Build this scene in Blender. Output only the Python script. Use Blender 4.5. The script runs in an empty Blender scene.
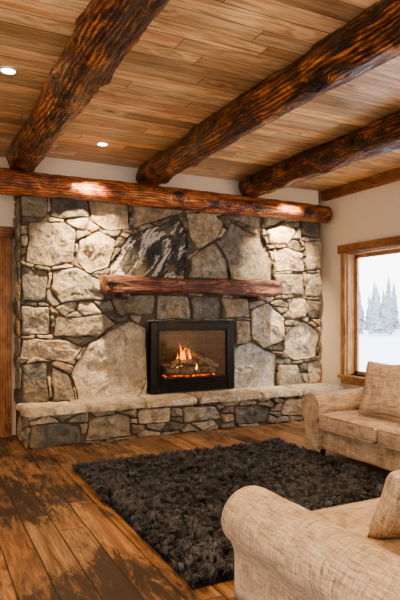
import bpy, bmesh, math, random
import numpy as np
from mathutils import Vector, Matrix, noise
random.seed(7)
S = bpy.context.scene
COL = S.collection
try:
    S.view_settings.view_transform='AgX'; S.view_settings.look='AgX - Medium High Contrast'
except Exception as ex: print(ex)

# ---------------------------------------------------------------- helpers
def link(ob):
    COL.objects.link(ob); return ob
def empty(name, loc=(0,0,0), rz=0):
    e = bpy.data.objects.new(name, None); e.location = loc; e.rotation_euler = (0,0,rz); e.empty_display_size=.1
    return link(e)
def mesh_ob(name, verts, faces, mat=None, smooth=False, parent=None):
    me = bpy.data.meshes.new(name); me.from_pydata([tuple(v) for v in verts], [], faces); me.update()
    bm = bmesh.new(); bm.from_mesh(me); bmesh.ops.recalc_face_normals(bm, faces=bm.faces); bm.to_mesh(me); bm.free()
    if smooth:
        me.polygons.foreach_set('use_smooth', [True]*len(me.polygons))
    if mat: me.materials.append(mat)
    ob = bpy.data.objects.new(name, me); link(ob)
    if parent: ob.parent = parent
    return ob
def boxes(name, lst, mat, parent=None, bevel=0.0):
    """lst of (x0,x1,y0,y1,z0,z1)"""
    V=[];F=[]
    for (a,b,c,d,e,f) in lst:
        n=len(V)
        V += [(a,c,e),(b,c,e),(b,d,e),(a,d,e),(a,c,f),(b,c,f),(b,d,f),(a,d,f)]
        F += [[n+i for i in q] for q in ((0,3,2,1),(4,5,6,7),(0,1,5,4),(1,2,6,5),(2,3,7,6),(3,0,4,7))]
    ob = mesh_ob(name, V, F, mat, False, parent)
    if bevel:
        m = ob.modifiers.new('bevel','BEVEL'); m.width=bevel; m.segments=2; m.limit_method='ANGLE'
    return ob

class NT:
    def __init__(s, name):
        s.mat = bpy.data.materials.new(name); s.mat.use_nodes=True
        s.t = s.mat.node_tree; s.t.nodes.clear()
        s.out = s.t.nodes.new('ShaderNodeOutputMaterial')
    def n(s, typ, **kw):
        nd = s.t.nodes.new(typ)
        for k,v in kw.items(): setattr(nd,k,v)
        return nd
    def l(s,a,b): s.t.links.new(a,b)
    def put(s, sock, v):
        if isinstance(v,(int,float)): sock.default_value=v
        elif isinstance(v,(tuple,list)):
            sock.default_value = tuple(v)+((1,) if (sock.type=='RGBA' and len(v)==3) else ())
        else: s.l(v,sock)
    def m(s, op, a, b=0.0, c=0.0, clamp=False):
        nd=s.n('ShaderNodeMath',operation=op); nd.use_clamp=clamp
        s.put(nd.inputs[0],a); s.put(nd.inputs[1],b); s.put(nd.inputs[2],c); return nd.outputs[0]
    def comb(s,x,y,z=0.0):
        nd=s.n('ShaderNodeCombineXYZ'); s.put(nd.inputs[0],x);s.put(nd.inputs[1],y);s.put(nd.inputs[2],z); return nd.outputs[0]
    def sep(s,v):
        nd=s.n('ShaderNodeSeparateXYZ'); s.l(v,nd.inputs[0]); return nd.outputs
    def coord(s,w='Object'): return s.n('ShaderNodeTexCoord').outputs[w]
    def noise(s, vec, scale=5, detail=4, rough=.55, dist=0.0):
        nd=s.n('ShaderNodeTexNoise'); s.l(vec,nd.inputs['Vector'])
        nd.inputs['Scale'].default_value=scale; nd.inputs['Detail'].default_value=detail
        nd.inputs['Roughness'].default_value=rough; nd.inputs['Distortion'].default_value=dist
        return nd.outputs['Fac']
    def vor(s, vec, scale=5, feat='F1'):
        nd=s.n('ShaderNodeTexVoronoi',feature=feat); s.l(vec,nd.inputs['Vector']); nd.inputs['Scale'].default_value=scale
        return nd.outputs['Distance']
    def white(s, x, y):
        nd=s.n('ShaderNodeTexWhiteNoise',noise_dimensions='2D'); s.l(s.comb(x,y),nd.inputs['Vector']); return nd.outputs['Value']
    def ramp(s, f, stops):
        nd=s.n('ShaderNodeValToRGB'); cr=nd.color_ramp
        while len(cr.elements)<len(stops): cr.elements.new(.5)
        for e,(p,c) in zip(cr.elements,stops):
            e.position=p; e.color=(c[0],c[1],c[2],1) if not isinstance(c,(int,float)) else (c,c,c,1)
        s.l(f,nd.inputs[0]); return nd.outputs[0]
    def mix(s, f, a, b, mode='MIX'):
        nd=s.n('ShaderNodeMix',data_type='RGBA',blend_type=mode)
        s.put(nd.inputs[0],f); s.put(nd.inputs[6],a); s.put(nd.inputs[7],b); return nd.outputs[2]
    def sstep(s,v,a,b,lo=0.0,hi=1.0):
        nd=s.n('ShaderNodeMapRange',interpolation_type='SMOOTHSTEP'); s.put(nd.inputs[0],v)
        nd.inputs[1].default_value=a;nd.inputs[2].default_value=b;nd.inputs[3].default_value=lo;nd.inputs[4].default_value=hi
        return nd.outputs[0]
    def bsdf(s, color, rough=.5, height=None, bstr=.5, bdist=.01, **kw):
        b=s.n('ShaderNodeBsdfPrincipled'); s.put(b.inputs['Base Color'],color); s.put(b.inputs['Roughness'],rough)
        for k,v in kw.items(): s.put(b.inputs[k.replace('_',' ')],v)
        if height is not None:
            bp=s.n('ShaderNodeBump'); bp.inputs['Strength'].default_value=bstr; bp.inputs['Distance'].default_value=bdist
            s.l(height,bp.inputs['Height']); s.l(bp.outputs[0],b.inputs['Normal'])
        s.l(b.outputs[0],s.out.inputs[0]); return s.mat

def plain(name,color,rough=.5,**kw):
    t=NT(name); c=t.coord(); n=t.noise(c,12,4)
    col=t.mix(t.m('MULTIPLY',n,.5),tuple(color),tuple(x*.7 for x in color))
    return t.bsdf(col,rough,n,.15,.004,**kw)

# ---------------------------------------------------------------- materials
def plank_mat(name, long_axis, w, length, stops, rough, knots=1.0, patches=None, gap=.012, bs=.4, lo=.6, hi=1.25, off=0.0, bandw=.22, gapcol=(.018,.009,.004), sat=.3, kcol=(.05,.02,.008), ksc=1.0):
    t=NT(name); sp=t.sep(t.coord())
    L=sp['XYZ'.index(long_axis)]; C={'X':sp[1],'Y':sp[0],'Z':sp[0]}[long_axis]
    C=t.m('ADD',C,20+off)
    cw=t.m('DIVIDE',C,w); idx=t.m('FLOOR',cw)
    r1=t.white(idx,3.7)
    L2=t.m('ADD',t.m('DIVIDE',L,length),t.m('MULTIPLY',r1,7.0)); bi=t.m('FLOOR',L2)
    r=t.white(idx,bi); r2=t.white(t.m('ADD',idx,57.3),bi)
    gl=t.m('ADD',L,t.m('MULTIPLY',r,40)); gc=t.m('ADD',C,t.m('MULTIPLY',r2,9))
    kd=t.vor(t.comb(t.m('MULTIPLY',gl,1.5*ksc),t.m('MULTIPLY',gc,3.4*ksc)),1.0)
    kin=t.sstep(kd,.03,.10*ksc,1,0); kinf=t.sstep(kd,.0,.34,1,0)
    base=t.noise(t.comb(t.m('MULTIPLY',gl,.6),t.m('MULTIPLY',gc,8),r),1.0,5,.6,.6)
    ph=t.m('ADD',t.m('MULTIPLY',base,34),t.m('MULTIPLY',kinf,9*knots))
    band=t.m('MULTIPLY_ADD',t.m('SINE',ph),.5,.5)
    fine=t.noise(t.comb(t.m('MULTIPLY',gl,5),t.m('MULTIPLY',gc,150)),1.0,4,.6)
    mid=t.noise(t.comb(t.m('MULTIPLY',gl,2.5),t.m('MULTIPLY',gc,22),r2),1.0,5,.65,.4)
    f=t.m('ADD',t.m('MULTIPLY',base,.30),t.m('ADD',t.m('MULTIPLY',band,bandw),t.m('MULTIPLY_ADD',fine,.23,t.m('MULTIPLY',mid,.47-bandw))))
    col=t.ramp(f,stops)
    val=t.m('MULTIPLY_ADD',r,hi-lo,lo)
    col=t.mix(1.0,col,t.comb(val,t.m('MULTIPLY',val,t.m('MULTIPLY_ADD',r2,.16,.90)),t.m('MULTIPLY',val,t.m('MULTIPLY_ADD',r2,sat,1-sat*.66))),'MULTIPLY')
    col=t.mix(t.m('MULTIPLY',t.sstep(kd,.04,.22,1,0),.35*min(1,knots)),col,tuple(min(1,k*3.2) for k in kcol))
    col=t.mix(t.m('MULTIPLY',kin,.85*min(1,knots)),col,kcol)
    rg=rough
    if patches:
        pn=t.noise(t.comb(t.m('MULTIPLY',sp[0],1.9),t.m('MULTIPLY',sp[1],1.0),3.3),1.0,3,.55)
        pf=t.noise(t.comb(t.m('MULTIPLY',gc,26),t.m('MULTIPLY',gl,5),r),1.0,10,.80,.6)
        pm=t.m('ADD',t.m('MULTIPLY',pn,.60),t.m('MULTIPLY',pf,.60))
        pm=t.m('ADD',pm,t.m('MULTIPLY',t.m('SUBTRACT',r2,.5),.06))
        pm=t.m('ADD',pm,t.sstep(sp[0],2.0,1.1,-.02,.035))
        soft=t.sstep(pm,patches[0]-.10,patches[0]+.04)
        col=t.mix(t.m('MULTIPLY',soft,.50),col,(.085,.048,.028))
        mk=t.sstep(pm,patches[0],patches[0]+.05)
        col=t.mix(t.m('MULTIPLY',mk,.88),col,patches[1])
        # scattered scuffs and nail stains along the grain
        sc=t.noise(t.comb(t.m('MULTIPLY',gc,30),t.m('MULTIPLY',gl,3.5),t.m('MULTIPLY',r2,5)),1.0,8,.75,.8)
        scm=t.sstep(sc,.56,.65)
        col=t.mix(t.m('MULTIPLY',scm,.65),col,(.038,.021,.013))
        rg=t.m('MULTIPLY_ADD',t.m('MAXIMUM',soft,scm),.22,rough)
    def edge(v,g):
        fr=t.m('FRACT',v); e=t.m('MINIMUM',fr,t.m('SUBTRACT',1.0,fr)); return t.sstep(e,g*.35,g,1,0)
    g=t.m('MAXIMUM',edge(cw,gap/w*.5),edge(L2,gap/length*.5))
    col=t.mix(t.m('MULTIPLY',g,.88),col,gapcol)
    h=t.m('SUBTRACT',t.m('MULTIPLY',f,.35),t.m('MULTIPLY',g,1.0))
    return t.bsdf(col,rg,h,bs,.012)

M_floor=plank_mat('floor_planks','Y',.19,2.6,[(.36,(.09,.043,.021)),(.46,(.20,.108,.054)),(.56,(.33,.195,.10)),(.68,(.46,.30,.17))],.31,.9,
                  patches=(.645,(.018,.014,.012)),gap=.014,lo=.65,hi=1.15,off=.07,bandw=.10)
M_ceil=plank_mat('ceiling_pine','X',.165,2.2,[(.34,(.34,.18,.08)),(.44,(.62,.40,.205)),(.54,(.88,.65,.385)),(.66,(.98,.80,.54))],.42,1.0,gap=.009,lo=.48,hi=1.15,bandw=.12,gapcol=(.06,.03,.013),sat=.22,kcol=(.09,.035,.014),ksc=1.15)
M_door=plank_mat('door_wood','Z',.14,4.0,[(.36,(.030,.012,.006)),(.5,(.10,.04,.016)),(.66,(.20,.085,.034))],.45,.8,gap=.01)

def log_mat(name, stops, rough=.3, freq=260, sheen=.4, kw=1.0, bandw=.10, swirl=.85):
    t=NT(name); sp=t.sep(t.coord('UV')); L=sp[0]; C=sp[1]
    wob=t.noise(t.comb(t.m('MULTIPLY',L,1.3),t.m('MULTIPLY',C,5)),1.0,4,.6,.4)
    kd=t.vor(t.comb(t.m('MULTIPLY',L,2.3),t.m('MULTIPLY',C,3.8)),1.0)
    kd=t.m('ADD',kd,t.m('MULTIPLY',t.m('SUBTRACT',t.noise(t.comb(t.m('MULTIPLY',L,14),t.m('MULTIPLY',C,22)),1.0,3),.5),.12))
    kinf=t.sstep(kd,0,.40,1,0); kin=t.sstep(kd,.07,.16,1,0); halo=t.sstep(kd,.12,.28,1,0)
    ph=t.m('ADD',t.m('MULTIPLY',C,freq*.7),t.m('ADD',t.m('MULTIPLY',wob,30*swirl),t.m('MULTIPLY',kinf,30*swirl)))
    band=t.m('MULTIPLY_ADD',t.m('SINE',ph),.5,.5)
    fine=t.noise(t.comb(t.m('MULTIPLY',L,5),t.m('MULTIPLY',C,110)),1.0,5,.65)
    mid=t.noise(t.comb(t.m('MULTIPLY',L,6),t.m('MULTIPLY',C,24)),1.0,6,.72,.9)
    big=t.noise(t.comb(t.m('MULTIPLY',L,2.6),t.m('MULTIPLY',C,5)),1.0,8,.66,1.2)
    f=t.m('ADD',t.m('MULTIPLY',band,bandw),t.m('ADD',t.m('MULTIPLY',fine,.18),t.m('MULTIPLY_ADD',mid,.22,t.m('MULTIPLY',big,.60-bandw))))
    f=t.m('SUBTRACT',f,t.m('MULTIPLY',halo,.07*kw))
    col=t.ramp(f,stops)
    ck=t.noise(t.comb(t.m('MULTIPLY',L,1.2),t.m('MULTIPLY',C,34)),1.0,5,.6,.5)
    ckm=t.sstep(ck,.64,.675)
    col=t.mix(t.m('MULTIPLY',ckm,.8),col,(.008,.004,.002))
    col=t.mix(t.m('MULTIPLY',kin,.92*kw),col,(.010,.004,.002))
    h=t.m('ADD',t.m('MULTIPLY',mid,1.0),t.m('ADD',t.m('MULTIPLY',big,1.3),t.m('SUBTRACT',t.m('ADD',t.m('MULTIPLY',fine,.4),t.m('MULTIPLY',band,.1)),t.m('ADD',ckm,t.m('MULTIPLY',kin,kw)))))
    return t.bsdf(col,t.m('MULTIPLY_ADD',fine,.3,rough-.1),h,.8,.025,Coat_Weight=sheen*.7,Coat_Roughness=.2)
M_beam=log_mat('beam_log_wood',[(.41,(.006,.003,.002)),(.47,(.036,.011,.005)),(.53,(.16,.048,.015)),(.61,(.60,.25,.08))],.30)
M_logw=log_mat('wall_log_wood',[(.38,(.012,.004,.003)),(.44,(.080,.021,.008)),(.51,(.27,.080,.025)),(.60,(.68,.30,.10))],.30)
M_mantel=log_mat('mantel_wood',[(.38,(.012,.006,.005)),(.45,(.060,.023,.014)),(.53,(.18,.068,.038)),(.64,(.44,.23,.14))],.5,260,.2,.8)
M_trim=log_mat('trim_pine',[(.36,(.18,.08,.03)),(.48,(.42,.22,.10)),(.62,(.62,.39,.19))],.5,300,.1,.5,.12,.4)
M_trimd=log_mat('trim_dark_pine',[(.36,(.08,.03,.012)),(.48,(.24,.10,.04)),(.62,(.44,.23,.10))],.5,300,.1,.5,.12,.4)

t=NT('plaster'); c=t.coord(); n=t.noise(c,3,5); n2=t.noise(c,60,3)
M_wall=t.bsdf(t.mix(n,(.80,.72,.60),(.72,.64,.53)),.85,n2,.12,.004)
# stone
t=NT('fieldstone'); c=t.coord()
at=t.n('ShaderNodeAttribute',attribute_name='stonecol'); av=t.n('ShaderNodeAttribute',attribute_name='vein')
n1=t.noise(c,3.5,6,.6,.6); n2=t.noise(c,11,9,.72,.5); n3=t.noise(c,60,5,.75); n5=t.noise(c,5,8,.7,1.6); n6=t.noise(c,24,6,.75,.8)
col=t.mix(1.0,at.outputs['Color'],t.ramp(n2,[(.30,.38),(.5,1.0),(.68,1.65)]),'MULTIPLY')
col=t.mix(t.m('MULTIPLY',t.sstep(n1,.48,.64),.45),col,t.mix(n2,(.19,.13,.07),(.62,.46,.28)))
col=t.mix(t.m('MULTIPLY',t.sstep(n5,.55,.64),.45),col,(.055,.057,.050))
col=t.mix(t.m('MULTIPLY',t.sstep(n6,.60,.68),.42),col,(.045,.043,.037))
col=t.mix(t.m('MULTIPLY',t.sstep(n3,.57,.72),.38),col,(.68,.63,.53))
sp=t.sep(c); vn=t.noise(t.comb(t.m('MULTIPLY',t.m('SUBTRACT',sp[0],t.m('MULTIPLY',sp[2],.8)),5),t.m('MULTIPLY',t.m('ADD',sp[2],t.m('MULTIPLY',sp[0],.8)),1.6)),1.0,8,.74,.9)
col=t.mix(t.m('MULTIPLY',t.sstep(vn,.50,.56),av.outputs['Fac']),col,(.70,.67,.60))
hh=t.m('ADD',t.m('MULTIPLY',n1,1.2),t.m('ADD',t.m('MULTIPLY',n2,1.15),t.m('ADD',t.m('MULTIPLY',n5,.8),t.m('MULTIPLY_ADD',n6,.4,t.m('MULTIPLY',n3,.18)))))
M_stone=t.bsdf(col,.62,hh,1.0,.055)
t=NT('mortar'); c=t.coord(); n=t.noise(c,40,6,.7)
M_mortar=t.bsdf(t.mix(n,(.05,.040,.030),(.15,.12,.09)),.95,n,.8,.01)
M_black=plain('black_metal',(.012,.012,.012),.35,Metallic=.6)
M_dark=plain('dark_metal_trim',(.03,.028,.026),.3,Metallic=.8)
t=NT('firebrick'); br=t.n('ShaderNodeTexBrick'); sp=t.sep(t.coord())
t.l(t.comb(t.m('ADD',sp[0],sp[1]),sp[2]),br.inputs['Vector']); br.inputs['Scale'].default_value=1
br.inputs['Brick Width'].default_value=.2; br.inputs['Row Height'].default_value=.07; br.inputs['Mortar Size'].default_value=.006
br.inputs['Color1'].default_value=(.055,.034,.021,1); br.inputs['Color2'].default_value=(.028,.019,.013,1); br.inputs['Mortar'].default_value=(.010,.008,.006,1)
M_brick=t.bsdf(br.outputs[0],.85)
t=NT('charred_wood'); c=t.coord(); n=t.noise(c,18,6,.7)
M_char=t.bsdf(t.ramp(n,[(.38,(.015,.011,.009)),(.55,(.13,.085,.055)),(.75,(.36,.27,.19))]),.9,n,.8,.02)
t=NT('ember'); c=t.coord(); n=t.noise(c,30,5,.7)
M_ember=t.bsdf((.03,.02,.01),.9,n,.8,.02,Emission_Color=t.ramp(n,[(.46,(0,0,0)),(.58,(1,.13,.01)),(.8,(1,.4,.05))]),Emission_Strength=3.0)
t=NT('flame'); g=t.sep(t.coord('Generated'))[2]
em=t.n('ShaderNodeEmission'); t.l(t.ramp(g,[(0,(1,.50,.07)),(.4,(1,.30,.02)),(1,(1,.08,.0))]),em.inputs[0]); em.inputs[1].default_value=4.5
tr=t.n('ShaderNodeBsdfTransparent'); mx=t.n('ShaderNodeMixShader'); t.l(t.sstep(g,.25,1.0,.8,.15),mx.inputs[0])
t.l(tr.outputs[0],mx.inputs[1]); t.l(em.outputs[0],mx.inputs[2]); t.l(mx.outputs[0],t.out.inputs[0]); M_flame=t.mat
def glass(name,f):
    t=NT(name); tr=t.n('ShaderNodeBsdfTransparent'); gl=t.n('ShaderNodeBsdfGlossy'); gl.inputs['Roughness'].default_value=.02
    mx=t.n('ShaderNodeMixShader'); mx.inputs[0].default_value=f
    t.l(tr.outputs[0],mx.inputs[1]); t.l(gl.outputs[0],mx.inputs[2]); t.l(mx.outputs[0],t.out.inputs[0]); return t.mat
M_glass=glass('window_glass',.04); M_fglass=glass('firebox_glass',.06)
# woven linen
t=NT('linen_fabric'); c=t.coord(); sp=t.sep(c)
def thr(a,b,d): return t.noise(t.comb(t.m('MULTIPLY',sp[0],a),t.m('MULTIPLY',sp[1],b),t.m('MULTIPLY',sp[2],d)),1.0,3,.6)
wa=thr(8,8,150); wb=thr(150,8,8); wc=thr(8,150,8)
ww=t.m('MULTIPLY',t.m('ADD',wa,t.m('ADD',wb,wc)),.3333); nb=t.noise(c,5,5,.6)
sl=t.noise(c,110,3,.7)
col=t.ramp(t.m('ADD',t.m('MULTIPLY',ww,.82),t.m('MULTIPLY',sl,.18)),[(.40,(.19,.125,.075)),(.48,(.40,.295,.195)),(.56,(.62,.49,.355))])
col=t.mix(t.m('MULTIPLY',t.sstep(nb,.35,.7),.28),col,(.30,.21,.13))
M_linen=t.bsdf(col,.92,t.m('ADD',t.m('MULTIPLY',ww,1.7),t.m('ADD',t.m('MULTIPLY',sl,.5),nb)),.8,.012,Sheen_Weight=.15)
M_foot=plain('dark_wood_foot',(.05,.022,.01),.4)
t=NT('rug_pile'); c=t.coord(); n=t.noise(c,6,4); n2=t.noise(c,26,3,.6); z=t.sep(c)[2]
M_rug=t.bsdf(t.mix(t.sstep(z,.03,.08),(.005,.0055,.007),t.mix(t.sstep(t.m('MULTIPLY_ADD',n2,.7,t.m('MULTIPLY',n,.3)),.38,.62),(.016,.018,.022),(.12,.127,.142))),.65,Sheen_Weight=.05)  # lit tips and shaded roots painted into the pile colour by height
t=NT('snow'); n=t.noise(t.coord(),.08,5); M_snow=t.bsdf(t.mix(n,(.80,.84,.90),(.9,.92,.95)),.8)
t=NT('hazy_pine'); c=t.coord(); n=t.noise(c,1.2,5); M_tree=t.bsdf(t.mix(n,(.12,.15,.17),(.50,.54,.58)),.9)  # distance mist painted into the trees as a pale grey-blue
t=NT('lamp_glow'); em=t.n('ShaderNodeEmission'); em.inputs[0].default_value=(1,.76,.48,1); em.inputs[1].default_value=30
t.l(em.outputs[0],t.out.inputs[0]); M_glow=t.mat
M_white=plain('lamp_ring_white',(.75,.70,.62),.5)

# ---------------------------------------------------------------- room shell
ZC=3.34; XR=5.55; XL=-2.3; YF=-2.6; YB=7.0; YS=6.74
boxes('floor',[(XL-.2,XR+.2,YF-.2,YB+.2,-.1,0)],M_floor)
boxes('ceiling',[(XL-.2,XR+.2,YF-.2,YB+.2,ZC,ZC+.12)],M_ceil)
boxes('wall_back',[(XL-.2,XR+.2,YB,YB+.2,0,ZC)],M_wall)
WY0,WY1,WZ0,WZ1=3.7,6.25,.58,2.35
boxes('wall_right',[(XR,XR+.2,YF,WY0,0,ZC),(XR,XR+.2,WY1,YB,0,ZC),(XR,XR+.2,WY0,WY1,0,WZ0),(XR,XR+.2,WY0,WY1,WZ1,ZC)],M_wall)
LY0,LY1=-.8,2.2
boxes('wall_left',[(XL-.2,XL,YF,LY0,0,ZC),(XL-.2,XL,LY1,YB,0,ZC),(XL-.2,XL,LY0,LY1,0,.6),(XL-.2,XL,LY0,LY1,2.5,ZC)],M_wall)
FX0,FX1=-.5,3.5
boxes('wall_front',[(XL-.2,FX0,YF-.2,YF,0,ZC),(FX1,XR+.2,YF-.2,YF,0,ZC),(FX0,FX1,YF-.2,YF,0,.5),(FX0,FX1,YF-.2,YF,2.6,ZC)],M_wall)
SX0,SX1=1.05,5.43; BX0,BX1,BZ0,BZ1=2.62,3.87,.43,1.36

def uvlog(name, length, rfun, mat, step=.04, seg=48, clampz=None, sup=2.0, seed=0, rough=.06, parent=None, hew=0.0):
    """log along local +X starting at 0. rfun(x)->(ry,rz)"""
    n=max(2,int(length/step)); V=[];F=[];UV=[]
    kn=[(random.uniform(0,length),random.uniform(0,6.28)) for _ in range(int(length*3))]
    xs=[0.0,0.0]+[.012]+[length*i/n for i in range(1,n)]+[length-.012,length,length]
    sc=[.02,.86,.985]+[1]*(n-1)+[.985,.86,.02]
    for x,s_ in zip(xs,sc):
        ry,rz=rfun(x)
        for k in range(seg+1):
            a=2*math.pi*k/seg+math.pi/2
            aa=a if k<seg else math.pi/2
            ca,sa=math.cos(aa),math.sin(aa)
            rr=(abs(ca)**sup+abs(sa)**sup)**(-1/sup)
            q=Vector((x*1.1+seed*13,ca*1.1,sa*1.1))
            d=1+rough*(noise.noise(q)*1.3+.6*noise.noise(q*3.1)+.35*noise.noise(Vector((q.x*5,q.y*7,q.z*7))))
            if hew: d+=hew*abs(noise.noise(Vector((x*7+seed,ca*3,sa*3))))*-1+hew*.4*noise.noise(Vector((x*18+seed,ca*6,sa*6)))
            for (kx,ka) in kn:
                if abs(kx-x)<.2:
                    da=(aa-ka+math.pi)%(2*math.pi)-math.pi
                    dd=((kx-x)/.08)**2+(da*ry/.06)**2
                    if dd<6: d+=rough*1.0*math.exp(-dd)
            y=ca*rr*ry*d*s_; z=sa*rr*rz*d*s_
            if clampz is not None: z=min(z,clampz)
            V.append((x,y,z)); UV.append((x+seed*3.3,(a-math.pi/2)*max(ry,.06)))
    R=seg+1
    for i in range(len(xs)-1):
        for k in range(seg):
            F.append((i*R+k,i*R+k+1,(i+1)*R+k+1,(i+1)*R+k))
    me=bpy.data.meshes.new(name); me.from_pydata(V,[],[tuple(reversed(f)) for f in F]); me.update()
    uvl=me.uv_layers.new(name='UVMap')
    for lp in me.loops: uvl.data[lp.index].uv=UV[lp.vertex_index]
    me.polygons.foreach_set('use_smooth',[True]*len(me.polygons)); me.materials.append(mat)
    ob=bpy.data.objects.new(name,me); link(ob)
    if parent: ob.parent=parent
    return ob

def board(name, x0,x1,y0,y1,z0,z1, mat, parent=None, seed=1):
    dx,dy,dz=x1-x0,y1-y0,z1-z0
    V=[(x0,y0,z0),(x1,y0,z0),(x1,y1,z0),(x0,y1,z0),(x0,y0,z1),(x1,y0,z1),(x1,y1,z1),(x0,y1,z1)]
    F=[(0,3,2,1),(4,5,6,7),(0,1,5,4),(1,2,6,5),(2,3,7,6),(3,0,4,7)]
    me=bpy.data.meshes.new(name); me.from_pydata(V,[],F); me.update(); uvl=me.uv_layers.new(name='UVMap')
    ax=max(range(3),key=lambda i:(dx,dy,dz)[i]); o=[i for i in range(3) if i!=ax]
    for lp in me.loops:
        v=V[lp.vertex_index]; uvl.data[lp.index].uv=(v[ax]+seed*2.7,v[o[0]]+v[o[1]]+seed*.37)
    me.materials.append(mat); ob=bpy.data.objects.new(name,me); link(ob)
    m=ob.modifiers.new('bevel','BEVEL'); m.width=.006; m.segments=2
    if parent: ob.parent=parent
    return ob

for i,(x,r) in enumerate([(-.47,.165),(1.04,.168),(2.58,.165),(4.07,.16)]):
    b=uvlog('ceiling_beam',YB-.42-YF,lambda q,r=r:(r,r),M_beam,clampz=ZC-3.215-.002,seed=i+1,rough=.13,hew=.08)
    b.location=(x,YF+.01,3.215); b.rotation_euler=(0,0,math.pi/2)
wl=uvlog('wall_log_beam',XR-.1-XL,lambda q:(.145-.002*q,.15-.003*q),M_logw,seed=8,rough=.09,hew=.06); wl.location=(XL,6.56,2.955)

# ---------------------------------------------------------------- stone masonry
def clip(poly,nx,ny,c):
    out=[]
    for i in range(len(poly)):
        p=poly[i];q=poly[(i+1)%len(poly)]
        dp=nx*p[0]+ny*p[1]-c; dq=nx*q[0]+ny*q[1]-c
        if dp<=0: out.append(p)
        if (dp<0<dq) or (dq<0<dp):
            tt=dp/(dp-dq); out.append((p[0]+(q[0]-p[0])*tt,p[1]+(q[1]-p[1])*tt))
    return out
def cells(seeds,rect,a):
    x0,x1,y0,y1=rect; res=[]
    for i,s_ in enumerate(seeds):
        P=[(x0,y0*a),(x1,y0*a),(x1,y1*a),(x0,y1*a)]
        for j,q in enumerate(seeds):
            if i==j: continue
            dx=q[0]-s_[0]; dy=(q[1]-s_[1])*a
            if dx*dx+dy*dy>9: continue
            c=(q[0]**2+(q[1]*a)**2)-(s_[0]**2+(s_[1]*a)**2)-q[2]**2+s_[2]**2
            P=clip(P,2*dx,2*dy,c)
            if len(P)<3: break
        if len(P)>=3: res.append((i,[(p[0],p[1]/a) for p in P]))
    return res
def sarea(P):
    return sum(P[i][0]*P[(i+1)%len(P)][1]-P[(i+1)%len(P)][0]*P[i][1] for i in range(len(P)))/2
def area(P): return abs(sarea(P)) if len(P)>2 else 0
def inside(P,x,y,m=0.0):
    for i in range(len(P)):
        a,b=P[i],P[(i+1)%len(P)]; L=math.dist(a,b)
        if ((b[0]-a[0])*(y-a[1])-(b[1]-a[1])*(x-a[0]))/L < -m: return False
    return True
def carve(Q,P):
    """cut convex cell Q so it stays outside convex ccw polygon P (best single half plane)"""
    I=Q
    for i in range(len(P)):
        a,b=P[i],P[(i+1)%len(P)]; nx,ny=(b[1]-a[1]),-(b[0]-a[0])
        I=clip(I,nx,ny,nx*a[0]+ny*a[1])
        if len(I)<3: return Q
    if area(I)<1e-5: return Q
    best=[]
    for i in range(len(P)):
        a,b=P[i],P[(i+1)%len(P)]; nx,ny=-(b[1]-a[1]),(b[0]-a[0])
        R=clip(Q,nx,ny,nx*a[0]+ny*a[1])
        if area(R)>area(best): best=R
    return best
def fill(seeds,rect,a,tries,rmin,rmax,polys=()):
    x0,x1,y0,y1=rect
    for k in range(tries):
        r=rmax-(rmax-rmin)*k/tries; x=random.uniform(x0,x1);y=random.uniform(y0,y1)
        if any(inside(P,x,y,.015) for P in polys): continue
        if all(math.hypot(x-s_[0],(y-s_[1])*a)>(s_[2]+r)*.9 for s_ in seeds): seeds.append((x,y,r,None,0))
PAL=[(.22,.205,.165),(.31,.275,.21),(.43,.365,.27),(.11,.112,.10),(.54,.46,.335),(.28,.27,.24),(.39,.28,.175),(.17,.155,.115),(.36,.34,.275),(.14,.115,.085)]
def rc():
    p=random.choice(PAL); k=random.uniform(.75,1.25); return tuple(v*k for v in p)
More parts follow.
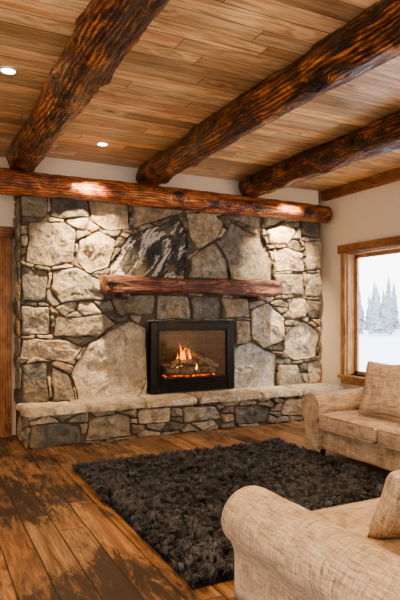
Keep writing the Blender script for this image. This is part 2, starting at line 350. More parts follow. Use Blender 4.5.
class Masonry:
    def __init__(s): s.V=[];s.F=[];s.C=[];s.W=[]
    def stone(s,P,mp,depth,col,vein=0,gap=.009,amp=.02,tilt=.5,jag=.011,warp=.024,facet=.24):
        if len(P)<3 or area(P)<.0022: return
        cx=sum(p[0] for p in P)/len(P); cy=sum(p[1] for p in P)/len(P)
        per=sum(math.dist(P[i],P[(i+1)%len(P)]) for i in range(len(P)))
        N=max(28,int(per/.022)); pts=[]
        st=per/N
        edges=[(P[i],P[(i+1)%len(P)],math.dist(P[i],P[(i+1)%len(P)])) for i in range(len(P))]
        for k in range(N):
            d=k*st; j=0
            while j<len(edges)-1 and d>edges[j][2]: d-=edges[j][2]; j+=1
            e=edges[j]; tt=min(1,d/max(e[2],1e-6)); x=e[0][0]+(e[1][0]-e[0][0])*tt; y=e[0][1]+(e[1][1]-e[0][1])*tt
            wx=warp*noise.noise(Vector((x*4.5,y*4.5,3)))+warp*.4*noise.noise(Vector((x*13,y*13,5)))
            wy=warp*noise.noise(Vector((x*4.5,y*4.5,13)))+warp*.4*noise.noise(Vector((x*13,y*13,15)))
            pts.append((x+wx,y+wy))
        for _ in range(2):
            pts=[((pts[k-1][0]+3*pts[k][0]+pts[(k+1)%N][0])/5,(pts[k-1][1]+3*pts[k][1]+pts[(k+1)%N][1])/5) for k in range(N)]
        sd=random.uniform(0,100); out=[]
        for (x,y) in pts:
            dx,dy=x-cx,y-cy; L=math.hypot(dx,dy) or 1e-6
            g=gap+jag*abs(noise.noise(Vector((x*9,y*9,sd))))+jag*.7*noise.noise(Vector((x*30,y*30,sd)))
            f=max(.3,(L-g)/L); out.append((cx+dx*f,cy+dy*f))
        R=math.sqrt(area(P)/math.pi); b=min(.32,.028/R)
        rings=[(1,0),(1.0,.55),(1-b*.25,.82),(1-b*.6,.95),(1-b,1.0)]
        k=max(3,int(R/.025)); rings+=[((1-b)*(1-(q+1)/(k+1)),1.0) for q in range(k)]
        pl=[(cx+random.uniform(-R,R)*.6,cy+random.uniform(-R,R)*.6,random.uniform(-facet,facet),random.uniform(-facet,facet),random.uniform(0,.014)) for _ in range(5)]
        n0=len(s.V)
        def H(x,y,p):
            h=depth*p
            if p>.5:
                w=(p-.5)/.5; q=Vector((x*3.2,y*3.2,sd))
                fc=min((x-a)*u+(y-b2)*v+o for a,b2,u,v,o in pl)
                fc=max(-.07,fc)
                h+=w*(fc+amp*(.9*noise.noise(q)+.7*noise.noise(q*2.7)+.6*abs(noise.noise(q*6))+.35*noise.noise(q*14)))
            return max(h,0 if p==0 else depth*.25*p)
        for (sc,p) in rings:
            for (x,y) in out:
                X=cx+(x-cx)*sc;Y=cy+(y-cy)*sc; s.V.append(mp(X,Y,H(X,Y,p)))
        s.V.append(mp(cx,cy,H(cx,cy,1)))
        for r in range(len(rings)-1):
            for k2 in range(N):
                a_=n0+r*N+k2; b_=n0+r*N+(k2+1)%N
                s.F.append((a_,b_,b_+N,a_+N))
        l=n0+(len(rings)-1)*N; c=len(s.V)-1
        for k2 in range(N): s.F.append((l+k2,l+(k2+1)%N,c))
        m=len(s.V)-n0; s.C+= [col]*m; s.W+=[vein]*m
    def build(s,name,parent):
        ob=mesh_ob(name,s.V,s.F,M_stone,True,parent); me=ob.data
        a=me.color_attributes.new('stonecol','FLOAT_COLOR','POINT')
        a.data.foreach_set('color',[v for c in s.C for v in (c[0],c[1],c[2],1)])
        f=me.attributes.new('vein','FLOAT','POINT'); f.data.foreach_set('value',s.W)
        return ob
fp=empty('stone_fireplace')
boxes('chimney_core',[(SX0,BX0,YS,YB,0,ZC),(BX1,SX1,YS,YB,0,ZC),(BX0,BX1,YS,YB,BZ1,ZC),(BX0,BX1,YS,YB,0,BZ0)],M_wall,fp)
boxes('mortar_bed',[(SX0+.005,BX0,YS-.02,YS,0,2.96),(BX1,SX1-.005,YS-.02,YS,0,2.96),(BX0,BX1,YS-.02,YS,BZ1,2.96),(SX0-.012,SX0,YS-.02,YB,0,2.96)],M_mortar,fp)
G1=(.27,.245,.19);G2=(.46,.39,.285);DK=(.050,.052,.048);BG=(.64,.55,.41);GR=(.35,.33,.265);DG=(.125,.125,.108);LB=(.37,.375,.355)
stones=[
([(1.14,2.53),(1.57,2.57),(1.69,2.46),(1.67,2.09),(1.39,2.03),(1.10,2.07)],G1,0),
([(1.73,2.36),(1.97,2.49),(2.20,2.39),(2.09,2.03),(1.84,1.96),(1.71,2.09)],G2,0),
([(2.40,2.47),(3.06,2.72),(3.17,2.56),(3.19,2.16),(3.14,1.93),(2.10,1.93),(2.15,2.12)],DK,1.0),
([(3.16,2.80),(3.53,2.88),(3.74,2.70),(3.62,2.47),(3.33,2.33),(3.21,2.50)],(.46,.38,.275),0),
([(3.23,2.20),(3.34,2.31),(3.60,2.44),(3.80,2.2),(3.84,1.94),(3.20,1.93)],GR,0),
([(3.86,2.74),(4.38,2.53),(4.54,2.22),(4.52,1.94),(3.89,1.94),(3.68,2.44)],(.18,.175,.148),.15),
([(4.42,2.66),(4.78,2.82),(4.96,2.67),(4.82,2.46),(4.47,2.49)],BG,0),
([(4.55,2.40),(4.82,2.42),(5.08,2.37),(5.12,2.1),(4.60,2.08)],G2,0),
([(1.41,1.98),(1.72,2.03),(2.0,1.88),(2.06,1.63),(1.5,1.60),(1.38,1.77)],GR,0),
([(1.42,1.42),(2.05,1.46),(2.2,1.33),(1.95,1.18),(1.42,1.20)],G1,0),
([(1.62,.72),(1.85,1.10),(2.38,1.38),(2.60,1.30),(2.61,.66),(2.50,.40),(1.74,.40)],(.53,.46,.35),.12),
([(1.07,2.02),(1.36,1.97),(1.33,1.62),(1.05,1.60)],(.18,.175,.15),0),
([(1.05,1.56),(1.37,1.55),(1.38,1.22),(1.05,1.2)],GR,0),
([(1.05,.88),(1.34,.9),(1.37,.40),(1.05,.40)],DG,0),
([(1.40,.40),(1.70,.40),(1.59,.74),(1.40,.86)],(.21,.185,.145),0),
([(1.05,1.17),(1.58,1.16),(1.78,1.05),(1.66,.86),(1.38,.92),(1.05,.93)],G2,0),
([(4.20,1.52),(4.45,1.62),(4.77,1.4),(4.72,1.08),(4.4,.97),(4.20,1.12)],(.54,.48,.375),.1),
([(3.90,1.0),(4.16,1.07),(4.64,.86),(4.59,.40),(3.90,.40)],LB,.25),
([(4.80,1.18),(5.1,1.36),(5.41,1.18),(5.34,.82),(4.95,.77),(4.74,.92)],(.56,.50,.39),0),
([(4.82,1.70),(5.15,1.69),(5.13,1.42),(4.86,1.38)],G2,0),
([(5.18,1.69),(5.43,1.68),(5.43,1.40),(5.18,1.38)],DG,0),
([(4.66,.73),(4.98,.73),(5.14,.40),(4.63,.40)],GR,0),
([(5.20,.75),(5.43,.77),(5.43,.40),(5.17,.40)],G2,0),
([(2.12,1.70),(2.72,1.71),(2.70,1.47),(2.22,1.44)],(.26,.235,.18),0),
([(2.75,1.71),(3.20,1.70),(3.22,1.39),(2.74,1.39)],(.33,.30,.23),0),
([(3.24,1.70),(3.66,1.70),(3.70,1.39),(3.26,1.39)],(.18,.175,.15),0),
([(3.70,1.70),(4.15,1.68),(4.16,1.42),(3.74,1.39)],(.31,.27,.20),0),
([(3.90,1.38),(4.17,1.38),(4.17,1.05),(3.90,1.04)],(.37,.31,.225),0),
([(1.05,2.95),(1.35,2.95),(1.36,2.60),(1.05,2.6)],G1,0),
([(1.39,2.95),(1.80,2.95),(1.85,2.66),(1.60,2.60),(1.39,2.61)],DG,0),
([(1.84,2.95),(2.35,2.95),(2.38,2.53),(2.05,2.50),(1.88,2.62)],G2,0),
([(2.40,2.95),(3.12,2.95),(3.12,2.80),(2.42,2.55)],(.37,.31,.225),0),
([(5.06,2.95),(5.42,2.95),(5.42,2.6),(5.05,2.62)],DG,0),
([(4.40,2.95),(5.02,2.95),(4.78,2.85),(4.42,2.70)],GR,0),
([(3.60,2.95),(4.36,2.95),(4.36,2.64),(3.86,2.78)],G1,0),
([(5.14,2.55),(5.43,2.57),(5.43,2.13),(5.16,2.11)],G2,0),
([(4.57,2.04),(5.1,2.06),(5.12,1.74),(4.57,1.75)],(.31,.28,.22),0),
([(5.15,2.07),(5.43,2.08),(5.43,1.73),(5.16,1.73)],GR,0)]
polys=[]
for P,c,v in stones:
    if sarea(P)<0: P=P[::-1]
    polys.append(P)
boxP=[(BX0-.01,-1),(BX1+.01,-1),(BX1+.01,BZ1+.012),(BX0-.01,BZ1+.012)]
obst=polys+[boxP]
rect=(SX0-.02,SX1,.40,2.96); A=1.9
seeds=[]; fill(seeds,rect,A,9000,.05,.125,obst)
MS=Masonry()
mpF=lambda x,z,h:(x,YS-.02-h,z)
for P,(q,c,v) in zip(polys,stones):
    MS.stone(carve(P,boxP),mpF,random.uniform(.055,.095),c,v,amp=.034)
for i,P in cells(seeds,rect,A):
    Q=P
    for O in obst:
        if len(Q)<3: break
        Q=carve(Q,O)
    MS.stone(Q,mpF,random.uniform(.035,.075),rc(),0,amp=.018)
MS.build('wall_stones',fp)
MR=Masonry(); sd=[]; r2=(YS-.06,YB,.40,2.96); fill(sd,r2,1.3,500,.08,.13)
for i,P in cells(sd,r2,1.3): MR.stone(P,lambda y,z,h:(SX0-.012-h*.8,y,z),.03,rc())
MR.build('return_stones',fp)
# hearth
HY=6.15
boxes('hearth_core',[(SX0,SX1,HY+.05,YS-.02,0,.36)],M_mortar,fp)
MH=Masonry()
hs=[([(1.05,.0),(1.30,.0),(1.62,.02),(1.60,.20),(1.45,.27),(1.05,.25)],DG,0),([(1.66,.02),(2.22,.02),(2.20,.26),(2.05,.31),(1.72,.28)],G1,0),
([(2.30,.17),(2.72,.15),(2.74,.33),(2.28,.33)],G2,0),([(2.9,.12),(3.42,.14),(3.36,.31),(2.88,.32)],GR,0),([(3.62,.03),(4.12,.03),(4.16,.22),(3.95,.28),(3.62,.25)],DG,0),([(4.35,.1),(4.85,.06),(4.9,.3),(4.4,.31)],G2,0)]
hp=[p if sarea(p)>0 else p[::-1] for p,c,v in hs]
r3=(SX0-.02,SX1,0.0,.37); sd=[]; fill(sd,r3,2.3,5000,.07,.13,hp)
mpH=lambda x,z,h:(x,HY+.05-h,z)
for P,(q,c,v) in zip(hp,hs): MH.stone(P,mpH,random.uniform(.05,.07),c,amp=.02)
for i,P in cells(sd,r3,2.3):
    Q=P
    for O in hp:
        if len(Q)<3: break
        Q=carve(Q,O)
    MH.stone(Q,mpH,random.uniform(.035,.065),rc(),amp=.014)
r4=(HY+.02,YS,0,.37); sd=[]; fill(sd,r4,1.8,600,.08,.14)
for i,P in cells(sd,r4,1.8): MH.stone(P,lambda y,z,h:(SX0-h*.9,y,z),.04,rc())
MH.build('hearth_stones',fp)
MT=Masonry(); xs=[SX0-.05,1.62,2.45,3.1,3.98,4.7,SX1+.0]; cs=[(.60,.51,.38),(.46,.40,.31),(.62,.53,.40),(.50,.44,.34),(.60,.52,.39),(.52,.46,.37)]
for i in range(6):
    j0=0 if i==0 else .06*math.sin(i*2.1); j1=0 if i==5 else .06*math.sin((i+1)*2.1)
    P=[(xs[i]+j0,HY-.035),(xs[i+1]+j1,HY-.03),(xs[i+1]-j1,YS-.02),(xs[i]-j0,YS-.02)]
    MT.stone(P,lambda x,y,h:(x,y,.355+h),.070,cs[i],gap=.006,amp=.009,jag=.026,warp=.03,facet=.012)
MT.build('hearth_slabs',fp)

mt=empty('mantel_shelf')
m1=uvlog('shelf_log',2.56,lambda q:(.145+.014*math.sin(q*2.2),.100+.010*math.sin(q*3.1+1)+.006*math.sin(q*9)),M_mantel,seed=12,sup=5,rough=.14,parent=mt,hew=.10,step=.025); m1.location=(1.97,6.52,1.82)
for x in (2.24,4.18):
    cb=uvlog('corbel',.26,lambda q:(.05,.045),M_mantel,seed=x,sup=4,rough=.08,parent=mt,step=.03); cb.location=(x,6.43,1.69); cb.rotation_euler=(0,0,math.pi/2)

# ---------------------------------------------------------------- fireplace insert
fi=empty('fireplace_insert')
yf=6.59
ox0,ox1,oz0,oz1=2.73,3.76,.61,1.26
x0,x1,z0,z1=BX0+.01,BX1-.01,BZ0+.01,BZ1-.005
boxes('outer_frame',[(x0,ox0,yf,yf+.09,z0,z1),(ox1,x1,yf,yf+.09,z0,z1),(ox0,ox1,yf,yf+.09,oz1,z1),(ox0,ox1,yf,yf+.09,oz0-.05,oz0)],M_black,fi,.006)
boxes('louvre',[(ox0,ox1,yf+.01,yf+.04,z0+.01+k*.03,z0+.028+k*.03) for k in range(4)]+[(ox0,ox1,yf+.045,yf+.05,z0,oz0)],M_dark,fi,.003)
boxes('inner_trim',[(ox0,ox1,yf-.012,yf,oz1-.02,oz1),(ox0,ox1,yf-.012,yf,oz0,oz0+.02),(ox0,ox0+.02,yf-.012,yf,oz0,oz1),(ox1-.02,ox1,yf-.012,yf,oz0,oz1)],M_dark,fi,.003)
V=[(ox0,yf+.05,oz0),(ox1,yf+.05,oz0),(ox1-.14,6.985,oz0),(ox0+.14,6.985,oz0),(ox0,yf+.05,oz1),(ox1,yf+.05,oz1),(ox1-.14,6.985,oz1),(ox0+.14,6.985,oz1)]
mesh_ob('firebrick_lining',V,[(0,3,7,4),(3,2,6,7),(2,1,5,6)],M_brick,False,fi)
mesh_ob('burner_floor',V,[(0,1,2,3),(4,7,6,5)],M_black,False,fi)
boxes('firebox_glass',[(ox0+.02,ox1-.02,yf+.02,yf+.024,oz0+.02,oz1-.02)],M_fglass,fi)
fl=empty('fire_log_set')
def rod(p,q,r,mat,seed,nm):
    p=Vector(p);q=Vector(q); L=(q-p).length
    o=uvlog(nm,L,lambda x:(r,r),mat,step=.02,seg=18,seed=seed,rough=.22,parent=fl); o.location=p
    o.rotation_euler=(q-p).to_track_quat('X','Z').to_euler()
rod((2.90,6.76,.69),(3.66,6.80,.69),.050,M_char,21,'log_1')
rod((2.90,6.90,.74),(3.68,6.88,.77),.058,M_char,22,'log_2')
rod((2.95,6.74,.73),(3.34,6.92,.95),.044,M_char,23,'log_3')
rod((3.68,6.75,.73),(3.24,6.90,.97),.046,M_char,24,'log_4')
rod((3.10,6.76,.81),(3.54,6.84,.82),.040,M_char,25,'log_5')
bm=bmesh.new()
for k in range(80):
    mtx=Matrix.Translation((random.uniform(2.92,3.62),random.uniform(6.70,6.93),.635))@Matrix.Rotation(random.uniform(0,3),4,'Z')@Matrix.Diagonal((1,.7,.6,1))
    bmesh.ops.create_icosphere(bm,subdivisions=1,radius=random.uniform(.014,.028),matrix=mtx)
me=bpy.data.meshes.new('embers'); bm.to_mesh(me); bm.free(); me.materials.append(M_ember); o=link(bpy.data.objects.new('embers',me)); o.parent=fl
def flame(x,y,z,h,r,sd):
    V=[];F=[];n=14;sg=10
    for i in range(n+1):
        tt=i/n; rr=r*math.sin(math.pi*min(1,(tt*.75+.22)))**1.2*(1-tt)**.6+.0008
        ox=.25*r*math.sin(tt*5+sd)*tt*3; oy=.1*r*math.cos(tt*4+sd)*tt
        for k in range(sg):
            a=6.283*k/sg; V.append((x+ox+rr*math.cos(a),y+oy+rr*.5*math.sin(a),z+h*tt))
    for i in range(n):
        for k in range(sg): F.append((i*sg+k,i*sg+(k+1)%sg,(i+1)*sg+(k+1)%sg,(i+1)*sg+k))
    return V,F
V=[];F=[]
for (x,y,z,h,r,sd) in [(3.15,6.80,.76,.34,.034,0),(3.21,6.82,.78,.24,.030,2),(3.09,6.81,.74,.20,.026,4),(3.28,6.80,.83,.16,.022,1),(3.42,6.84,.81,.11,.018,3),(3.02,6.78,.70,.13,.020,6),(3.35,6.74,.70,.10,.018,5)]:
    a,b=flame(x,y,z,h,r,sd); n=len(V); V+=a; F+=[tuple(q+n for q in f) for f in b]
mesh_ob('flames',V,F,M_flame,True,fl)

# ---------------------------------------------------------------- trims, door, windows
board('trim_1',XR-.07,XR,YF,6.74,ZC-.15,ZC,M_trimd,seed=4)
board('baseboard_right',XR-.02,XR,YF,6.99,0,.13,M_trimd,seed=5)
board('baseboard_left',XL,XL+.02,YF,6.99,0,.13,M_trimd,seed=6)
d=empty('door_1')
boxes('door_panel',[(-.06,.84,YB-.05,YB-.005,0.01,2.33)],M_door,d)
boxes('door_rails',[(-.06,.84,YB-.07,YB-.05,.10,.30),(-.06,.84,YB-.07,YB-.05,1.05,1.2),(-.06,.84,YB-.07,YB-.05,2.1,2.25)],M_door,d,.005)
board('casing_r',.84,.98,YB-.09,YB,0,2.36,M_trimd,d,7); board('casing_l',-.20,-.06,YB-.09,YB,0,2.36,M_trimd,d,8); board('casing_t',-.24,1.0,YB-.10,YB,2.36,2.50,M_trimd,d,9)
bm=bmesh.new(); bmesh.ops.create_uvsphere(bm,u_segments=16,v_segments=10,radius=.03,matrix=Matrix.Translation((.02,YB-.12,1.0)))
bmesh.ops.create_cone(bm,segments=12,radius1=.012,radius2=.012,depth=.06,cap_ends=True,matrix=Matrix.Translation((.02,YB-.09,1.0))@Matrix.Rotation(math.pi/2,4,'X'))
me=bpy.data.meshes.new('knob'); bm.to_mesh(me); bm.free(); me.materials.append(M_dark); o=link(bpy.data.objects.new('knob',me)); o.parent=d

w=empty('window_1')
tw=.095
board('casing_far',XR-.035,XR,WY1,WY1+tw,WZ0-.02,WZ1,M_trim,w,11)
board('casing_near',XR-.035,XR,WY0-tw,WY0,WZ0-.02,WZ1,M_trim,w,12)
board('header',XR-.06,XR,WY0-tw-.04,WY1+tw+.04,WZ1,WZ1+.12,M_trimd,w,13)
board('sill',XR-.07,XR+.18,WY0-tw-.03,WY1+tw+.03,WZ0-.05,WZ0,M_trim,w,14)
board('apron',XR-.03,XR,WY0-tw,WY1+tw,WZ0-.13,WZ0-.05,M_trim,w,15)
board('jamb_far',XR,XR+.18,WY1-.02,WY1,WZ0,WZ1,M_trim,w,16); board('jamb_near',XR,XR+.18,WY0,WY0+.02,WZ0,WZ1,M_trim,w,17)
board('jamb_top',XR,XR+.18,WY0,WY1,WZ1-.02,WZ1,M_trim,w,18)
gx=XR+.13
for nm,a in (('sash_far',(WY1-.075,WY1-.02,WZ0,WZ1-.02)),('sash_near',(WY0+.02,WY0+.075,WZ0,WZ1-.02)),('sash_top',(WY0+.02,WY1-.02,WZ1-.075,WZ1-.02)),('sash_bottom',(WY0+.02,WY1-.02,WZ0,WZ0+.055))):
    board(nm,gx,gx+.04,*a,M_trim,w,19)
boxes('pane',[(gx+.018,gx+.022,WY0+.07,WY1-.07,WZ0+.05,WZ1-.07)],M_glass,w)
def simple_window(nm,along,a0,a1,z0,z1,pos,sgn):
    e=empty(nm); k=.09
    def bb(n,p0,p1,q0,q1):
        if along=='Y': board(n,min(pos,pos+sgn*.03),max(pos,pos+sgn*.03),p0,p1,q0,q1,M_trim,e,3)
        else: board(n,p0,p1,min(pos,pos+sgn*.03),max(pos,pos+sgn*.03),q0,q1,M_trim,e,3)
    bb('casing_a',a0-k,a0,z0-k,z1+k); bb('casing_b',a1,a1+k,z0-k,z1+k); bb('head',a0,a1,z1,z1+k); bb('sill',a0,a1,z0-k,z0); m=(a0+a1)/2; bb('mullion',m-.03,m+.03,z0,z1)
simple_window('fill_window_left','Y',LY0,LY1,.6,2.5,XL,1)  # unseen window added in the left wall for cool fill light
simple_window('fill_window_front','X',FX0,FX1,.5,2.6,YF,1)  # unseen window added behind the camera to let in fill light

# ---------------------------------------------------------------- outdoors
V=[];F=[];n=60
for i in range(n+1):
    for j in range(n+1):
        x=-60+ (i/n)*260; y=-70+(j/n)*260; V.append((x,y,-.55+.35*noise.noise(Vector((x*.06,y*.06,0)))))
for i in range(n):
    for j in range(n): F.append((i*(n+1)+j,(i+1)*(n+1)+j,(i+1)*(n+1)+j+1,i*(n+1)+j+1))
mesh_ob('snow_ground',V,F,M_snow,True)
V=[];F=[]
for k in range(150):
    D=random.uniform(55,105); ang=random.uniform(math.radians(30),math.radians(66)); x=D*math.sin(ang);y=D*math.cos(ang)
    H=random.uniform(2.4,7.5)*(D/80); R=H*.14; z0=-.6
    lay=9
    for l in range(lay):
        zb=z0+H*(.08+.92*l/lay*.95); zt=zb+H*.22; rr=R*(1-l/lay)+.1; m=11; c0=len(V); V.append((x,y,min(zt,z0+H)))
        for q in range(m):
            a=6.283*q/m+l; r_=rr*random.uniform(.55,1.15); V.append((x+r_*math.cos(a),y+r_*math.sin(a),zb-random.uniform(0,.06)*H))
        for q in range(m): F.append((c0,c0+1+q,c0+1+(q+1)%m))
mesh_ob('pine_trees',V,F,M_tree)

# ---------------------------------------------------------------- sofas
def rbox(name,c,size,r,parent,mat=M_linen,n=18,puff=0.0,wr=.004,rot=None,puffy=0.0):
    hx,hy,hz=[v/2 for v in size]; bm=bmesh.new(); bmesh.ops.create_cube(bm,size=2)
    bmesh.ops.subdivide_edges(bm,edges=bm.edges[:],cuts=n,use_grid_fill=True)
    sd=random.uniform(0,50)
    for v in bm.verts:
        p=Vector((math.sin(v.co.x*math.pi/2)*hx,math.sin(v.co.y*math.pi/2)*hy,math.sin(v.co.z*math.pi/2)*hz))
        q=Vector((max(-(hx-r),min(hx-r,p.x)),max(-(hy-r),min(hy-r,p.y)),max(-(hz-r),min(hz-r,p.z))))
        d=p-q
        if d.length>1e-6: p=q+d.normalized()*r
        u,w_=p.x/hx,p.y/hy; zz=p.z/hz
        p.z+=puff*(1-u*u)*(1-w_*w_)*(1 if zz>0 else -.3)
        p.y-=puffy*(1-u*u)*(1-zz*zz)*(1 if w_<0 else -.3)
        nn=noise.noise(p*5+Vector((sd,0,0)))+.6*noise.noise(p*12+Vector((0,sd,0)))
        p+=Vector((nn*wr,nn*wr,nn*wr)); v.co=p
    M=Matrix.Translation(c)@(rot if rot else Matrix.Identity(4)); bm.transform(M)
    me=bpy.data.meshes.new(name); bm.to_mesh(me); bm.free()
    me.polygons.foreach_set('use_smooth',[True]*len(me.polygons)); me.materials.append(mat)
    ob=link(bpy.data.objects.new(name,me)); ob.parent=parent
    return ob
def welt(name,pts,parent,r=.006,cyc=False):
    cu=bpy.data.curves.new(name,'CURVE'); cu.dimensions='3D'; cu.bevel_depth=r; cu.bevel_resolution=2
    sp=cu.splines.new('POLY'); sp.points.add(len(pts)-1); sp.use_cyclic_u=cyc
    for p,q in zip(sp.points,pts): p.co=(*q,1)
    cu.materials.append(M_linen); o=link(bpy.data.objects.new(name,cu)); o.parent=parent
def arm(name,xc,y0,y1,side,parent):
    pr=[(-.10,.10),(.10,.10)]
    for z in (.16,.22,.28,.33): pr.append((.10,z))
    R=.152; cz=.505; cx=.022
    for k in range(23):
        a=math.radians(-48+ (276)*k/22); pr.append((cx+R*math.cos(a),cz+R*math.sin(a)))
    for z in (.33,.27,.2,.15): pr.append((-.10,z))
    m=len(pr); mx=sum(p[0] for p in pr)/m; mz=.38
    n=34; ys=[y0,y0,y0+.004,y0+.016,y0+.035]+[y0+.045+(y1-y0-.09)*k/n for k in range(1,n)]+[y1-.045,y1-.02,y1-.006,y1,y1]
    sc=[.02,.90,.955,.985,1]+[1]*(n-1)+[1,.975,.93,.86,.02]
    V=[];F=[]
    for y,s_ in zip(ys,sc):
        for (px,pz) in pr:
            x=mx+(px-mx)*s_; z=mz+(pz-mz)*s_
            nn=.012*noise.noise(Vector((x*6,y*6+xc,z*6)))+.008*noise.noise(Vector((x*18,y*14,z*18+xc)))+.005*abs(noise.noise(Vector((x*9,y*30,z*9+xc))))
            V.append((xc+side*(x+nn),y,z+nn))
    for i in range(len(ys)-1):
        for k in range(m): F.append((i*m+k,i*m+(k+1)%m,(i+1)*m+(k+1)%m,(i+1)*m+k))
    ob=mesh_ob(name,V,F,M_linen,True,parent)
    welt(name+'_piping',[(xc+side*(mx+(px-mx)*.965),y0+.003,mz+(pz-mz)*.965) for px,pz in pr],parent,.0065,True)
    return ob
def sofa(cx,cy,rz,W,D):
    e=empty('sofa',(cx,cy,0),rz); yf=-D/2; yb=D/2; iw=W/2-.27
    rbox('base',(0,.03,.20),(W-.42,D-.10,.22),.025,e,n=10)
    for s_ in (-1,1): arm('arm_left' if s_<0 else 'arm_right',s_*(W/2-.175),yf+.01,yb-.04,s_,e)
    rbox('back',(0,yb-.13,.46),(W-.36,.24,.70),.09,e,wr=.006)
    for k,s_ in enumerate((-1,1)):
        ln=D-.40
        rbox('seat_cushion_%d'%(k+1),(s_*iw/2,yf+.005+ln/2,.385),(iw-.006,ln,.155),.045,e,puff=.03,wr=.009)
        for zz in (.318,.452):
            x0_=s_*iw/2-iw/2+.03; x1_=s_*iw/2+iw/2-.03
            welt('seat_piping',[(x0_+(x1_-x0_)*q/10,yf-.001+.012,zz) for q in range(11)],e,.006)
        rbox('back_cushion_%d'%(k+1),(s_*iw/2,yb-.31,.635),(iw-.01,.20,.42),.08,e,puffy=.05,wr=.012,rot=Matrix.Rotation(math.radians(-13),4,'X'))
    for sx in (-1,1):
        for y in (yf+.14,yb-.10):
            bm=bmesh.new(); bmesh.ops.create_cone(bm,segments=16,radius1=.022,radius2=.034,depth=.11,cap_ends=True,matrix=Matrix.Translation((sx*(W/2-.2),y,.055)))
            me=bpy.data.meshes.new('foot'); bm.to_mesh(me); bm.free(); me.materials.append(M_foot); o=link(bpy.data.objects.new('foot',me)); o.parent=e
    return e
sofa(4.05,3.66,-math.pi/2,2.12,.98)
e2=sofa(2.34,1.67,math.pi,2.12,1.30); e2.scale=(1,1,.945)
def pillow(loc,rot,s=.48,t_=.16):
    n=30;V=[];F=[]
    for side in (1,-1):
        for i in range(n+1):
            for j in range(n+1):
                u=-1+2*i/n; v=-1+2*j/n
                th=t_/2*((1-u**4)*(1-v**4))**.55
                k=1-.09*(1-abs(u))*abs(v)**2; k2=1-.09*(1-abs(v))*abs(u)**2
                x=u*s/2*k2; y=v*s/2*k; z=side*(th*(1+.12*noise.noise(Vector((x*8,y*8,side*3+loc[0]))))+.006*noise.noise(Vector((x*18,y*18,side*3)))*(th/(t_/2)))
                V.append((x,y,z))
    o=(n+1)**2
    for i in range(n):
        for j in range(n):
            a=i*(n+1)+j; F.append((a,a+n+1,a+n+2,a+1)); F.append((o+a,o+a+1,o+a+n+2,o+a+n+1))
    ob=mesh_ob('throw_pillow',V,F,M_linen,True); ob.location=loc; ob.rotation_euler=rot
    m=ob.modifiers.new('w','WELD'); m.merge_threshold=.003
    return ob
pillow((3.90,3.84,.755),(math.radians(72),0,math.radians(-76)),.52,.17)
pillow((1.94,1.74,.63),(math.radians(62),0,math.radians(168)),.38,.14)

# ---------------------------------------------------------------- shag rug
rg=empty('shag_rug'); RX0,RX1,RY0,RY1=1.28,3.60,2.62,5.16
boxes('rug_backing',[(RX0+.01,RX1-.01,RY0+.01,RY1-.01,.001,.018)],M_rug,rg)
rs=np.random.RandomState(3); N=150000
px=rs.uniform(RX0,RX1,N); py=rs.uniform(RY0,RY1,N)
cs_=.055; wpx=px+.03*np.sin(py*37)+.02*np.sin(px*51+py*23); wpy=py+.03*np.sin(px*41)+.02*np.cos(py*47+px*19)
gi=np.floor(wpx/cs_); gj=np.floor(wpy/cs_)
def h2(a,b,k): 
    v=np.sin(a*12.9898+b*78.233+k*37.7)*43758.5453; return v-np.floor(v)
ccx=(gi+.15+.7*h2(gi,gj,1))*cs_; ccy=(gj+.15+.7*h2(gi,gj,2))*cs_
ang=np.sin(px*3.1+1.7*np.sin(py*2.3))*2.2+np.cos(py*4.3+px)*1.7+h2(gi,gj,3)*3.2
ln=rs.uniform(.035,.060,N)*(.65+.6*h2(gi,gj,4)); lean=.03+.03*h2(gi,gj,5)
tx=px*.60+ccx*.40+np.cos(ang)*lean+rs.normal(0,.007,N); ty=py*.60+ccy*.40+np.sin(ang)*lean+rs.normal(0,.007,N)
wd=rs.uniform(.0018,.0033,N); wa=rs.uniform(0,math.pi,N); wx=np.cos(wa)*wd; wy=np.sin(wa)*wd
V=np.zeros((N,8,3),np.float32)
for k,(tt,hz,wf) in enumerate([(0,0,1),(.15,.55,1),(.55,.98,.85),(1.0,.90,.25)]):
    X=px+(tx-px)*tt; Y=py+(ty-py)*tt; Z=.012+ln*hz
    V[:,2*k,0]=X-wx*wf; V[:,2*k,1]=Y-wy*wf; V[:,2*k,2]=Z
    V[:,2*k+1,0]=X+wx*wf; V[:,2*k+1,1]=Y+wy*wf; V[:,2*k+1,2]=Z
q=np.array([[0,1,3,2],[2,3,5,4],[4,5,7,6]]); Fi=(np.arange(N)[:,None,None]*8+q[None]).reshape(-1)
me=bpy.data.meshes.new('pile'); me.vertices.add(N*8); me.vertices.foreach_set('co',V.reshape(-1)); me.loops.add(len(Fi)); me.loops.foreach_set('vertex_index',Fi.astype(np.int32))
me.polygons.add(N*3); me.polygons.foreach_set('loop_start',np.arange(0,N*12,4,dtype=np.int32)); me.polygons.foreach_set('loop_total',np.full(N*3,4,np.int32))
me.update(calc_edges=True); me.materials.append(M_rug); o=link(bpy.data.objects.new('pile',me)); o.parent=rg

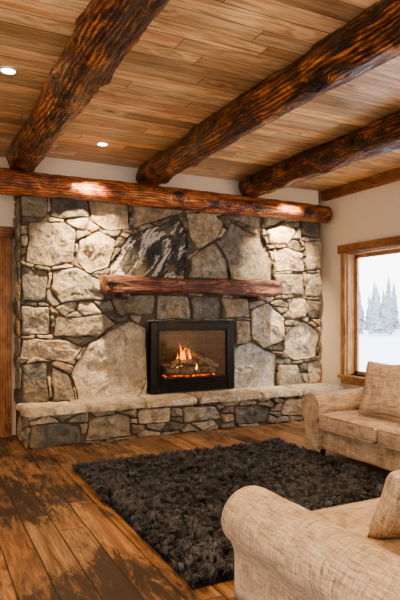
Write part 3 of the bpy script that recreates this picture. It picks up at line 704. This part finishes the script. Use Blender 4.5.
# ---------------------------------------------------------------- lights
WARM=(1,.70,.42)
def downlight(x,y,p,ang=100,blend=.7,tilt=0):
    bm=bmesh.new()
    bmesh.ops.create_cone(bm,segments=32,radius1=.050,radius2=.050,depth=.006,cap_ends=True,matrix=Matrix.Translation((0,0,-.005)))
    me=bpy.data.meshes.new('lens'); bm.to_mesh(me); bm.free(); me.materials.append(M_glow)
    e=empty('recessed_light',(x,y,ZC)); o=link(bpy.data.objects.new('lens',me)); o.parent=e
    V=[];F=[];n=40
    for (r,z) in ((.050,-.002),(.052,-.010),(.070,-.010),(.074,-.001)):
        for k in range(n): a=6.283*k/n; V.append((r*math.cos(a),r*math.sin(a),z))
    for i in range(3):
        for k in range(n): F.append((i*n+k,i*n+(k+1)%n,(i+1)*n+(k+1)%n,(i+1)*n+k))
    mesh_ob('ring',V,F,M_white,True,e)
    l=bpy.data.lights.new('bulb','SPOT'); l.energy=p; l.color=WARM; l.spot_size=math.radians(ang); l.spot_blend=blend; l.shadow_soft_size=.03
    lo=link(bpy.data.objects.new('bulb',l)); lo.parent=e; lo.location=(0,0,-.03); lo.rotation_euler=(math.radians(tilt),0,0)
downlight(1.80,5.95,950,64,1.0,30); downlight(4.66,5.95,950,64,1.0,30)
downlight(.61,4.49,150,125); downlight(3.3,2.5,140,125); downlight(4.8,3.9,130,125)  # first is in view; the other two are added outside it for light
downlight(1.8,1.6,120,125); downlight(4.8,1.2,110,125); downlight(.3,1.6,120,125); downlight(.2,6.0,60); downlight(-1.3,3.4,110,125); downlight(.3,-1,110,125); downlight(3.3,-1,110,125)  # extra downlights added out of view to light the room

def lamp(x,y,zz,p):  # unseen uplight added to brighten ceiling and room, shaped as a standing lamp
    e=empty('fill_lamp',(x,y,0))
    bm=bmesh.new(); bmesh.ops.create_cone(bm,segments=24,radius1=.15,radius2=.13,depth=.03,cap_ends=True,matrix=Matrix.Translation((0,0,.015)))
    bmesh.ops.create_cone(bm,segments=12,radius1=.012,radius2=.012,depth=zz-.25,cap_ends=True,matrix=Matrix.Translation((0,0,(zz-.25)/2+.02)))
    me=bpy.data.meshes.new('stand'); bm.to_mesh(me); bm.free(); me.materials.append(M_dark); o=link(bpy.data.objects.new('stand',me)); o.parent=e
    bm=bmesh.new(); bmesh.ops.create_cone(bm,segments=32,radius1=.10,radius2=.22,depth=.12,cap_ends=False,matrix=Matrix.Translation((0,0,zz-.14)))
    me=bpy.data.meshes.new('shade'); bm.to_mesh(me); bm.free(); me.materials.append(M_white); o=link(bpy.data.objects.new('shade',me)); o.parent=e
    l=bpy.data.lights.new('bulb','POINT'); l.energy=p; l.color=(1,.72,.44); l.shadow_soft_size=.1
    lo=link(bpy.data.objects.new('bulb',l)); lo.parent=e; lo.location=(0,0,zz)
lamp(-1.5,.8,1.8,220); lamp(4.9,.4,1.8,220)
l=bpy.data.lights.new('fire_glow','POINT'); l.energy=5; l.color=(1,.40,.11); l.shadow_soft_size=.06
lo=link(bpy.data.objects.new('fire_glow',l)); lo.location=(3.2,6.72,1.02); lo.parent=fl

def portal(nm,loc,rot,sx,sy):
    l=bpy.data.lights.new(nm,'AREA'); l.shape='RECTANGLE'; l.size=sx; l.size_y=sy; l.cycles.is_portal=True
    o=link(bpy.data.objects.new(nm,l)); o.location=loc; o.rotation_euler=rot
portal('sky_portal',(XR+.25,(WY0+WY1)/2,(WZ0+WZ1)/2),(0,math.pi/2,0),1.8,2.6)
portal('sky_portal',(XL-.25,(LY0+LY1)/2,1.55),(0,-math.pi/2,0),1.9,3.0)
portal('sky_portal',((FX0+FX1)/2,YF-.25,1.55),(math.pi/2,0,0),4.0,2.1)
wd_=bpy.data.worlds.new('overcast_sky'); S.world=wd_; wd_.use_nodes=True; nt=wd_.node_tree; nt.nodes.clear()
bg=nt.nodes.new('ShaderNodeBackground'); bg.inputs[1].default_value=5.0
tc=nt.nodes.new('ShaderNodeTexCoord'); sx=nt.nodes.new('ShaderNodeSeparateXYZ'); rp=nt.nodes.new('ShaderNodeValToRGB')
rp.color_ramp.elements[0].position=0; rp.color_ramp.elements[0].color=(.97,.98,1,1); rp.color_ramp.elements[1].position=.8; rp.color_ramp.elements[1].color=(.80,.87,1,1)
ow=nt.nodes.new('ShaderNodeOutputWorld')
nt.links.new(tc.outputs['Generated'],sx.inputs[0]); nt.links.new(sx.outputs[2],rp.inputs[0]); nt.links.new(rp.outputs[0],bg.inputs[0]); nt.links.new(bg.outputs[0],ow.inputs[0])

# ---------------------------------------------------------------- camera
cam=bpy.data.cameras.new('camera'); co=link(bpy.data.objects.new('camera',cam)); co.location=(0,0,1.45)
co.rotation_euler=(math.pi/2,0,-math.radians(26.8)); cam.sensor_fit='HORIZONTAL'; cam.sensor_width=36; cam.lens=49.95; cam.shift_y=.0375; cam.clip_start=.05; cam.clip_end=500
S.camera=co
